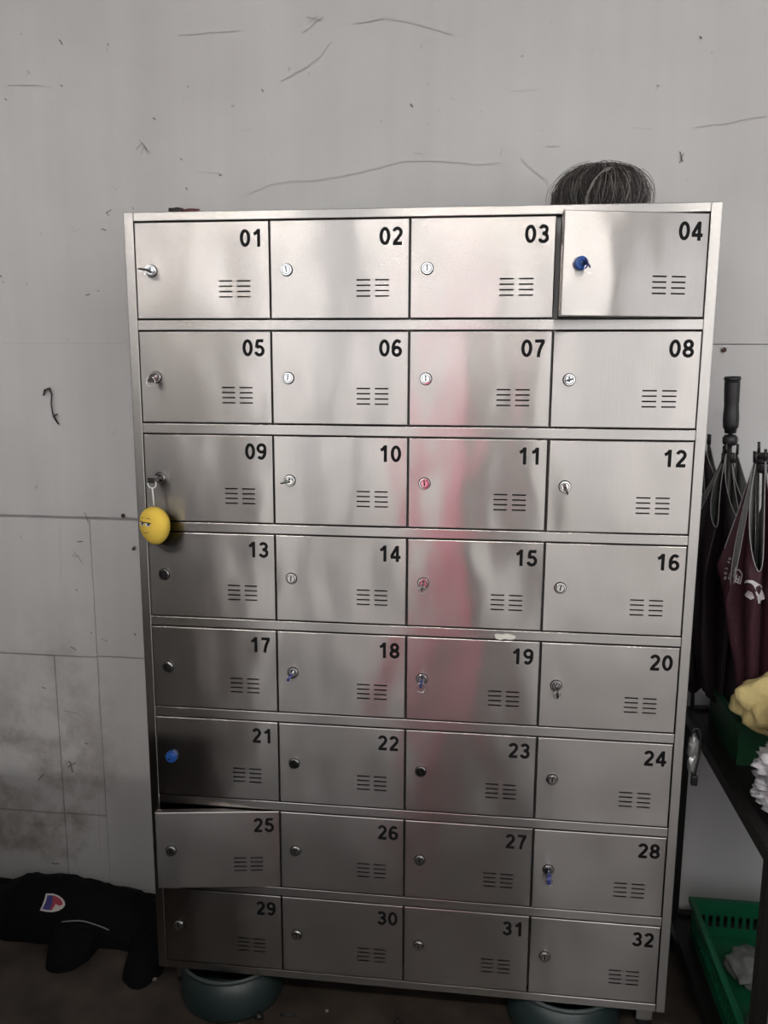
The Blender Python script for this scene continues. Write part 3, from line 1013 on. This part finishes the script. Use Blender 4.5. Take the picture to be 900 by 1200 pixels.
# ------------------------------------------------------------------ wire scrap hooked on the left wall
bm = bmesh.new()
P3 = lambda px, py, d: (wx(px, py)[0], WY - d, wx(px, py)[1])
tube(bm, [P3(52, 463, .004), P3(55, 457, .010), P3(61, 455, .014), P3(63, 462, .010), P3(62, 473, .009), P3(64, 484, .010), P3(67, 491, .010), P3(70, 497, .006)], [.0022, .003, .0035, .0022, .0018, .002, .003, .002], 8)
tube(bm, [P3(60, 455, .012), P3(60, 459, .002), P3(60, 460, -.002)], .0022, 8)
tube(bm, [P3(64, 488, .010), P3(70, 485, .012)], .0018, 6)
tag(obj('wire_scrap', bm, 'blackplastic', None, True), 'bit of black wire hooked on the bare wall left of the locker', 'wire')

# ------------------------------------------------------------------ basins under the locker
def basin(x, y, r, h, label, rimmat='tealrim'):
    t = thing('basin', label, 'basin', (x, y, 0), 'plastic basins under the locker')
    bm = bmesh.new()
    lathe(bm, [(0, .004), (r * .995, 0), (r * 1.0, .006), (r * .985, h - .008), (r * .965, h - .008), (r * .93, .010), (0, .010)], 48)
    obj('bowl', bm, 'teal', t, True)
    bm = bmesh.new()
    lathe(bm, [(r * .955, h - .010), (r * .955, h - .003), (r * .975, h), (r * 1.015, h - .001), (r * 1.02, h - .006), (r * 1.01, h - .010), (r * .955, h - .010)], 48)
    obj('rim', bm, rimmat, t, True)
basin(-.448, .104, .130, .113, 'teal plastic basin under the locker below door 29')
basin(.385, .128, .138, .113, 'teal plastic basin under the locker below doors 31 and 32')

# ------------------------------------------------------------------ jacket heap at the left
t = thing('jacket', 'black uniform jacket with a shield badge heaped on the floor left of the locker', 'jacket', (-1.0, .27, 0))
def cloth_blob(parts, seed):
    bm = bmesh.new()
    for c, s in parts:
        blob(bm, c, s, seed, .16, 2.2, 4)
        seed += 1
    for v in bm.verts:
        v.co.z = max(v.co.z, .001)
    return bm
def heap(name, profile, seed, amp=.010):
    """lofted folded cloth: profile of (x, y0, y1, height)"""
    bm = bmesh.new()
    rows = []
    n = 28
    m = 6 * (len(profile) - 1)
    for i in range(m + 1):
        f = i / m * (len(profile) - 1)
        k = min(int(f), len(profile) - 2); u = f - k; u = u * u * (3 - 2 * u)
        a, b = profile[k], profile[k + 1]
        x, y0, y1, h = [a[q] + (b[q] - a[q]) * u for q in range(4)]
        row = []
        for j in range(n + 1):
            s = j / n
            y = y0 + (y1 - y0) * s
            z = h * (max(0, math.sin(PI * min(1, max(0, s)))) ** .45)
            w = noise.noise(Vector((x * 14 + seed, y * 22, seed))) + .5 * noise.noise(Vector((x * 40, y * 30 + seed, 1)))
            z = max(.002, z + amp * w * (1 if 0 < j < n else 0))
            row.append(bm.verts.new((x + .006 * w, y + .006 * w, z)))
        rows.append(row)
    for i in range(m):
        for j in range(n):
            bm.faces.new((rows[i][j], rows[i][j + 1], rows[i + 1][j + 1], rows[i + 1][j]))
    base = [bm.verts.new((v.co.x, v.co.y, 0.0)) for v in rows[0]]
    edge = rows[0] + [r[-1] for r in rows[1:]] + rows[-1][-2::-1] + [r[0] for r in rows[-2:0:-1]]
    bm.verts.index_update()
    low = []
    for v in edge:
        low.append(bm.verts.new((v.co.x, v.co.y, 0)))
    for v in base:
        bm.verts.remove(v)
    for i in range(len(edge)):
        j = (i + 1) % len(edge)
        bm.faces.new((edge[i], edge[j], low[j], low[i]))
    bm.faces.new(low[::-1])
    return obj(name, bm, 'jacket', t, True)
JB = heap('body', [(-.36, -.07, .12, .055), (-.26, -.075, .13, .085), (-.20, -.08, .135, .075), (-.13, -.085, .135, .118), (-.02, -.085, .135, .118), (.10, -.085, .13, .100), (.20, -.08, .12, .085), (.30, -.09, .10, .070), (.365, -.06, .06, .05)], 3)
def sleeve(x0, x1, tip, seed):
    prof = []
    for k in range(13):
        u = -1 + 2 * k / 12
        c = math.sqrt(max(0, 1 - abs(u) ** 2.4))
        prof.append(((x0 + x1) / 2 + (x1 - x0) / 2 * u, -.06 + (tip + .06) * c, -.01, .018 + .042 * c))
    heap('sleeve', prof, seed, .006)
sleeve(.012, .150, -.185, 11)
sleeve(.245, .362, -.218, 17)
# badge + piping laid on the cloth
bpy.context.view_layer.update()
def bvh_of(o, rel=Vector((0, 0, 0))):
    bm = bmesh.new(); bm.from_mesh(o.data)
    tr = BVHTree.FromBMesh(bm); bm.free()
    return tr
tj = bvh_of(JB)
camw = Vector((0.155331, -1.721048, 1.566975))
def ray(px, py):
    d = Vector(((px - 450) / 965.69, (600 - py) / 965.69, -1.0))
    return (_r * d.x + _u * d.y + _b * d.z).normalized()
base = Vector((-1.0, .27, 0))
def onto(tree, org, px, py, lift):
    """lay a cloth mark on the surface of a garment"""
    hit = tree.ray_cast(camw - org, ray(px, py))
    if hit[0] is None:
        return None
    n = hit[1]
    if n.dot(ray(px, py)) > 0: n = -n
    return hit[0] + n * lift
def patch(name, mat, pts, tree, org, lift, parent):
    cx = sum(p[0] for p in pts) / len(pts); cy = sum(p[1] for p in pts) / len(pts)
    bm = bmesh.new()
    rings = []
    for s in (1.0, .66, .33):
        rg = []
        for x, y in pts:
            q = onto(tree, org, cx + (x - cx) * s, cy + (y - cy) * s, lift)
            if q is None:
                bm.free(); return None
            rg.append(bm.verts.new(q))
        rings.append(rg)
    q = onto(tree, org, cx, cy, lift)
    c = bm.verts.new(q)
    k = len(pts)
    for a, b in zip(rings[:-1], rings[1:]):
        for i in range(k):
            bm.faces.new((a[i], a[(i + 1) % k], b[(i + 1) % k], b[i]))
    for i in range(k):
        bm.faces.new((rings[-1][i], rings[-1][(i + 1) % k], c))
    return obj(name, bm, mat, parent)
shield = [(54, 1047.5), (62, 1047.5), (68, 1049.5), (73, 1053), (76, 1057), (76.5, 1061), (74, 1064.5), (69, 1067.5), (62, 1069), (54, 1068.5), (47, 1067), (50, 1061), (52.5, 1054)]
sc_ = lambda P, k: [(62.5 + (x - 62.5) * k, 1058.5 + (y - 1058.5) * k) for x, y in P]
o = patch('badge', 'badgewhite', shield, tj, base, .002, t)
if o: o['label'] = 'shield badge with a pale border'
patch('badge_blue_field', 'badgeblue', sc_([(54, 1047.5), (62, 1047.5), (63, 1058), (61, 1069), (54, 1068.5), (47, 1067), (50, 1061), (52.5, 1054)], .8), tj, base, .0032, t)
patch('badge_red_field', 'badgered', sc_([(62, 1047.5), (68, 1049.5), (73, 1053), (76, 1057), (76.5, 1061), (72, 1063), (66, 1060), (61, 1069), (58, 1069), (62, 1058)], .8), tj, base, .0036, t)
patch('badge_white_field', 'badgewhite', [(66, 1060), (71, 1063), (67, 1066), (64, 1066.5)], tj, base, .0042, t)
bm = bmesh.new()
pp = [onto(tj, base, *q, .003) for q in [(73, 1080), (82, 1079.3), (92, 1079), (100, 1080), (110, 1083), (120, 1086.5), (128, 1090)]]
pp = [q for q in pp if q is not None]
if len(pp) > 2:
    tube(bm, pp, .0016, 6)
    o = obj('piping', bm, 'grey', t, True)

# floor crumbs
def crumb(name, label, cat, px, py, s, mat, seed):
    d = ray(px, py); k = -camw.z / d.z
    q = camw + d * k
    bm = bmesh.new(); blob(bm, (0, 0, s[2] * .75), s, seed, .4, 2.5, 2)
    for v in bm.verts: v.co.z = max(0, v.co.z)
    o = tag(obj(name, bm, mat, None, True), label, cat); o.location = q
crumb('black_scrap', 'small black scrap on the floor beside the left basin', 'scrap', 303, 1193, (.012, .010, .008), 'blackplastic', 3)
crumb('white_crumb', 'small whitish crumb on the floor under the locker below door 30', 'crumb', 383, 1186, (.005, .004, .004), 'crumb', 5)
crumb('dark_crumb', 'dark crumb on the floor under the locker below door 30', 'crumb', 466, 1198, (.008, .006, .005), 'scrapblack', 9)
d = ray(338, 1194); q = camw + d * (-camw.z / d.z)
bm = bmesh.new(); tube(bm, [(-.022, .004, .003), (-.012, .008, .006), (.002, .006, .004), (.012, .012, .003), (.020, .002, .003)], .0028, 6)
o = tag(obj('bent_twig', bm, 'blackplastic', None, True), 'thin bent black twig on the floor right of the left basin', 'twig'); o.location = q
d = ray(183, 1148); q = camw + d * (-camw.z / d.z)
crumb('glint', 'pale lump standing in for a gleam at the foot of the locker, left corner', 'glint', 181, 1149, (.006, .005, .005), 'crumb', 13)  # pale lump modelled in place of a gleam at the locker foot

# ------------------------------------------------------------------ rack at the right
RX0, RX1, RYF, RYB = .688, 1.30, -.285, .395
t = thing('steel_rack', 'dark two-tier steel rack standing against the wall right of the locker', 'rack', (RX0, RYF, 0))
w, dp = RX1 - RX0, RYB - RYF
for x in (0, w - .025):
    for y in (0, dp - .025):
        bm = bmesh.new(); box(bm, x, x + .025, y, y + .025, 0, .70, .0015); obj('post', bm, 'rack', t)
for z0 in (.675, .085):
    zt = z0 + .03
    for b in ((.001, .024, .025, dp - .025), (w - .024, w - .001, .025, dp - .025), (.025, w - .025, .001, .024), (.025, w - .025, dp - .024, dp - .001)):
        bm = bmesh.new(); box(bm, *b, z0, zt, .001); obj('rail', bm, 'rack', t)
    bm = bmesh.new(); box(bm, .024, w - .024, .024, dp - .024, zt - .012, zt - .008); obj('shelf', bm, 'rack', t)
SH1, SH0 = .675 + .022, .085 + .022

def crate(name, label, x0, x1, y0, y1, z0, h, mat, slots=True, group=None, th=.005):
    t = thing(name, label, 'crate', ((x0 + x1) / 2, (y0 + y1) / 2, z0), group)
    hx, hy = (x1 - x0) / 2, (y1 - y0) / 2
    bm = bmesh.new(); box(bm, -hx, hx, -hy, hy, 0, .006, .001); obj('bottom', bm, mat, t)
    for sgn in (-1, 1):
        for along in ('x', 'y'):
            bm = bmesh.new()
            L = hx if along == 'x' else hy - th
            zz = [(.006, .035)] if not slots else [(.006, h * .28), (h * .62, h)]
            def put(a0, a1, z0_, z1_):
                if along == 'x':
                    yy = (-hy, -hy + th) if sgn < 0 else (hy - th, hy)
                    box(bm, a0, a1, yy[0], yy[1], z0_, z1_)
                else:
                    xx = (-hx, -hx + th) if sgn < 0 else (hx - th, hx)
                    box(bm, xx[0], xx[1], a0, a1, z0_, z1_)
            if slots:
                put(-L, L, .006, h * .28); put(-L, L, h * .62, h)
                n = max(6, int(2 * L / .018))
                for i in range(n + 1):
                    a = -L + 2 * L * i / n
                    put(max(-L, a - .0045), min(L, a + .0045), h * .28, h * .62)
            else:
                put(-L, L, .006, h)
            obj('side', bm, mat, t)
    for b in ((-hx - .009, hx + .009, -hy - .009, -hy), (-hx - .009, hx + .009, hy, hy + .009), (-hx - .009, -hx, -hy, hy), (hx, hx + .009, -hy, hy)):
        bm = bmesh.new(); box(bm, *b, h - .014, h, .001); obj('rim', bm, mat, t)
    return t
crate('plastic_crate', 'green slotted plastic crate on the lower shelf of the rack', .728, 1.10, -.215, .30, SH0, .105, 'green')
crate('plastic_basket', 'green plastic basket, darkened for shade, on the upper shelf of the rack', .735, 1.05, .075, .31, SH1, .105, 'shadegreen', slots=False)

# clear bags in the crate
def bag(c, s, seed, label):
    bm = bmesh.new(); blob(bm, (0, 0, 0), s, seed, .32, 2.2, 4)
    for v in bm.verts: v.co.z = max(v.co.z, -s[2] * .8)
    o = tag(obj('plastic_bag', bm, 'bag'), label, 'bag', None); o.location = (c[0], c[1], c[2] + s[2] * .8)
bag((.82, -.06, SH0 + .008), (.055, .075, .035), 4, 'crumpled clear plastic bag in the green crate, nearer the front')
bag((.84, .15, SH0 + .008), (.06, .07, .030), 6, 'crumpled clear plastic bag in the green crate, nearer the wall')

# ------------------------------------------------------------------ umbrellas standing in the basket
def umbrella(name, label, base, top, n, canopy, tip_r, bulge, sag, mat, seed, handle_len=.16, hem_w=.0012, lean=.5, pinch=.55, fat=.45, bulge_dir=None):
    base, top = Vector(base), Vector(top)
    L = (top - base).length
    t = thing(name, label, 'umbrella', base, 'umbrellas standing in the basket')
    t.rotation_mode = 'QUATERNION'
    t.rotation_quaternion = Vector((0, 0, 1)).rotation_difference((top - base).normalized())
    bm = bmesh.new(); tube(bm, [(0, 0, 0), (0, 0, L - handle_len * .9)], .005, 10); obj('shaft', bm, 'darkmetal', t)
    bm = bmesh.new()
    hr = .0180
    prof = [(0, 0), (hr * .7, .0), (hr * .78, .010)] + [(hr * (.93 + .05 * math.sin(s * 9) * (1 if s < .55 else .3)), .012 + s * (handle_len - .020)) for s in [i / 14 for i in range(15)]] + [(hr * 1.06, handle_len - .006), (hr * .95, handle_len), (0, handle_len + .001)]
    lathe(bm, [(r, L - handle_len + h) for r, h in prof], 20); obj('handle', bm, 'blackplastic', t, True)
    bm = bmesh.new(); lathe(bm, [(.004, L - handle_len - .028), (.013, L - handle_len - .028), (.0165, L - handle_len - .022), (.0165, L - handle_len - .010), (.012, L - handle_len - .004), (.004, L - handle_len - .004)], 20); obj('collar', bm, 'blackplastic', t, True)
    rnd = random.Random(seed)
    z_tip = canopy
    # ribs
    tips = []
    for k in range(n):
        a = 2 * PI * k / n + rnd.uniform(-.12, .12)
        zt = z_tip + rnd.uniform(-.02, .015)
        tips.append((a, tip_r * rnd.uniform(.8, 1.2), zt))
        bm = bmesh.new(); tube(bm, [(.010 * math.cos(a), .010 * math.sin(a), .10), (tips[-1][1] * math.cos(a), tips[-1][1] * math.sin(a), zt - .012)], .0018, 6); obj('rib', bm, 'darkmetal', t)
        bm = bmesh.new(); tube(bm, [(tips[-1][1] * math.cos(a), tips[-1][1] * math.sin(a), zt - .012), (tips[-1][1] * 1.03 * math.cos(a), tips[-1][1] * 1.03 * math.sin(a), zt + .012)], [.0034, .0030], 8); obj('rib_tip', bm, 'blackplastic', t)
    bm = bmesh.new(); bh = bmesh.new()
    NU, NV = 18, 22
    for k in range(n):
        a0, r0, z0 = tips[k]; a1, r1, z1 = tips[(k + 1) % n]
        if a1 < a0: a1 += 2 * PI
        B = bulge * rnd.uniform(.75, 1.2); sg = sag * rnd.uniform(.8, 1.15); ln = lean * rnd.uniform(.6, 1.3)
        am = (a0 + a1) / 2
        if bulge_dir is not None:
            B *= 1 + .5 * math.cos(am - bulge_dir)
        grid = []
        for i in range(NV + 1):
            v = i / NV
            row = []
            for j in range(NU + 1):
                u = j / NU
                s = math.sin(PI * u)
                sp = s ** .8
                a = am + (a1 - a0) * (u - .5) * (1 - pinch * s * v) + ln * s * v
                rb = .010 + (r0 + (r1 - r0) * u - .010) * v
                prof = (v ** fat) * (1 - .30 * max(0, v - .8) / .2)
                rr = rb + B * sp * prof * (1 + .10 * noise.noise(Vector((u * 3, v * 5, k + seed))))
                z = .05 + (z0 + (z1 - z0) * u - .06) * v - sg * sp * v ** 2.2
                row.append(bm.verts.new((rr * math.cos(a), rr * math.sin(a), z)))
            grid.append(row)
        for i in range(NV):
            for j in range(NU):
                f = bm.faces.new((grid[i][j], grid[i][j + 1], grid[i + 1][j + 1], grid[i + 1][j])); f.smooth = True
        tube(bh, [v.co.copy() for v in grid[-1]], hem_w, 5)
    # orient faces outwards (front side = outer cloth)
    bmesh.ops.remove_doubles(bm, verts=bm.verts, dist=.00001)
    for f in bm.faces:
        f.normal_update()
    me = bpy.data.meshes.new('canopy'); bm.to_mesh(me); bm.free()
    cn = link('canopy', me, mat, t)
    obj('hem', bh, 'hem', t)
    return t, cn

umbrella('umbrella', 'dark folded umbrella with an upright black grip handle beside the locker', (.752, .280, SH1 + .012), (.712, .245, 1.552), 8, .675, .016, .074, .15, 'darkcanopy', 4, handle_len=.128, pinch=.4, fat=.32)
umbrella('umbrella', 'black folded umbrella half hidden behind the right edge of the locker', (.705, .350, SH1 + .012), (.678, .345, 1.36), 8, .70, .022, .045, .16, 'darkcanopy', 9, handle_len=.001, fat=.2)
uB, cB = umbrella('umbrella', 'maroon folded umbrella with white print and grey lined folds', (.793, .125, SH1 + .012), (.746, .088, 1.383), 7, .70, .022, .088, .24, 'maroon', 21, handle_len=.001, lean=.35, pinch=.15, fat=.4)

# print on the maroon cloth
bpy.context.view_layer.update()
mwB = Matrix.Translation(uB.location) @ uB.rotation_quaternion.to_matrix().to_4x4()
bmt = bmesh.new(); bmt.from_mesh(cB.data); bmt.transform(mwB); treeB = BVHTree.FromBMesh(bmt); bmt.free()
inv = mwB.inverted()
def print_stroke(bm, pts, w):
    # smooth the stroke before laying it on the cloth
    ws = list(w) if isinstance(w, (list, tuple)) else [w] * len(pts)
    P, Wd = [], []
    for i in range(len(pts) - 1):
        p0, p1, p2, p3 = pts[max(0, i - 1)], pts[i], pts[i + 1], pts[min(len(pts) - 1, i + 2)]
        for k in range(4):
            u = k / 4
            P.append(tuple(.5 * (2 * b + (c - a) * u + (2 * a - 5 * b + 4 * c - d) * u * u + (3 * b - a - 3 * c + d) * u ** 3)
                           for a, b, c, d in zip(p0, p1, p2, p3)))
            Wd.append(ws[i] + (ws[i + 1] - ws[i]) * u)
    P.append(pts[-1]); Wd.append(ws[-1])
    pts, w = P, Wd
    L, Rr = [], []
    k = len(pts)
    for i in range(k):
        a = pts[max(0, i - 1)]; c = pts[min(k - 1, i + 1)]
        dx, dy = c[0] - a[0], c[1] - a[1]; l = math.hypot(dx, dy) or 1
        ww = (w[i] if isinstance(w, (list, tuple)) else w) / 2
        for lst, s in ((L, 1), (Rr, -1)):
            q = onto(treeB, Vector((0, 0, 0)), pts[i][0] - dy / l * ww * s, pts[i][1] + dx / l * ww * s, .0022)
            if q is None: return
            lst.append(inv @ q)
    A = [bm.verts.new(p) for p in L]; B = [bm.verts.new(p) for p in Rr]
    for i in range(k - 1):
        bm.faces.new((A[i], A[i + 1], B[i + 1], B[i]))

bm = bmesh.new()
# round emblem: sweeping arch with a disc beneath it
print_stroke(bm, [(872.5, 683.8), (876, 681.5), (881, 682), (886, 685.5), (890, 691), (892, 697), (893.5, 703)], [.5, 2.6, 4.0, 6.0, 8.0, 8.5, 8.0])
print_stroke(bm, [(886, 693), (888, 700), (888.5, 707)], [1.5, 2.2, 3.0])
print_stroke(bm, [(875.5, 694.5), (879, 697), (882.5, 701.5)], [6.5, 8.0, 4.0])
obj('printed_emblem', bm, 'print', uB)
bm = bmesh.new()
# printed characters (strokes) and the small letters  O F  C O M
for p in ([(860, 664), (861, 667)], [(858, 669), (865, 667.5), (869, 673)], [(857, 672), (855, 679)], [(858, 675), (866, 680)],
          [(860, 671), (858, 680)], [(863, 673), (861, 682)], [(866, 675), (864, 683)], [(856, 678), (867, 684)], [(869, 673), (866.5, 684)]):
    print_stroke(bm, p, 1.3)
def letter(cx, cy, ch, s=2.6, rot=62):
    c, sn = math.cos(R_(rot)), math.sin(R_(rot))
    G = {'O': [arc(.5, .5, .42, .48, 0, 360, 10)], 'C': [arc(.5, .5, .42, .48, 50, 310, 9)],
         'F': [[(.1, 0), (.1, 1)], [(.1, .95), (.8, .95)], [(.1, .52), (.65, .52)]],
         'M': [[(.05, 0), (.05, 1)], [(.05, 1), (.5, .3)], [(.5, .3), (.95, 1)], [(.95, 1), (.95, 0)]]}
    for p in G[ch]:
        q = []
        for x, y in p:
            X, Y = (x - .5) * s, -(y - .5) * s * 1.2
            q.append((cx + X * c - Y * sn, cy + X * sn + Y * c))
        print_stroke(bm, q, .62)
for (x, y, ch) in ((855.5, 654.5, 'O'), (853.6, 659, 'F'), (851.6, 666.5, 'C'), (850.6, 671.5, 'O'), (850.2, 677, 'M')):
    letter(x, y, ch, rot=105)
if len(bm.verts):
    obj('printed_letters', bm, 'print', uB)
else:
    bm.free()

# ------------------------------------------------------------------ cloths on the rack
bm = bmesh.new()
blob(bm, (0, 0, 0), (.075, .055, .062), 2, .28, 1.7, 4)
for v in bm.verts: v.co.z = max(v.co.z, -.06)
o = tag(obj('yellow_cloth', bm, 'cream', None, True), 'crumpled pale yellow cloth on the rack beside the green basket', 'cloth'); o.location = (.775, .01, SH1 + .105 + .072)
bm = bmesh.new()
rnd = random.Random(3)
for i in range(11):
    z = -.10 + .02 * i
    k = 1.12 - .035 * i
    blob(bm, (rnd.uniform(-.012, .012), rnd.uniform(-.012, .012), z), (.055 * k, .066 * k, .024), i + 30, .38, 3.0, 4)
o = tag(obj('white_cloth_heap', bm, 'fluff', None, True), 'ragged heap of fluffy white cloths on the front of the rack', 'cloth'); o.location = (.782, -.125, SH1 + .134)

# silver wrapped thing between locker and rack
bm = bmesh.new()
t = thing('wrapped_cable', 'silver wrapped cable with a black plug hanging beside the locker near door 24', 'cable', (.627, .03, .757))
bm = bmesh.new(); blob(bm, (0, 0, 0), (.011, .010, .028), 5, .45, 4, 3); blob(bm, (.0, .0, -.038), (.009, .008, .022), 8, .4, 4, 3); obj('silver_wrap', bm, 'silverwrap', t, True)
bm = bmesh.new(); tube(bm, [(-.006, 0, .020), (-.002, 0, .040), (.008, .0, .043), (.014, 0, .030), (.015, 0, -.02), (.010, 0, -.055), (.008, 0, -.075)], .0022, 8); obj('cord', bm, 'blackplastic', t, True)
bm = bmesh.new(); box(bm, .001, .015, -.006, .006, -.090, -.066, .003); obj('plug', bm, 'blackplastic', t)
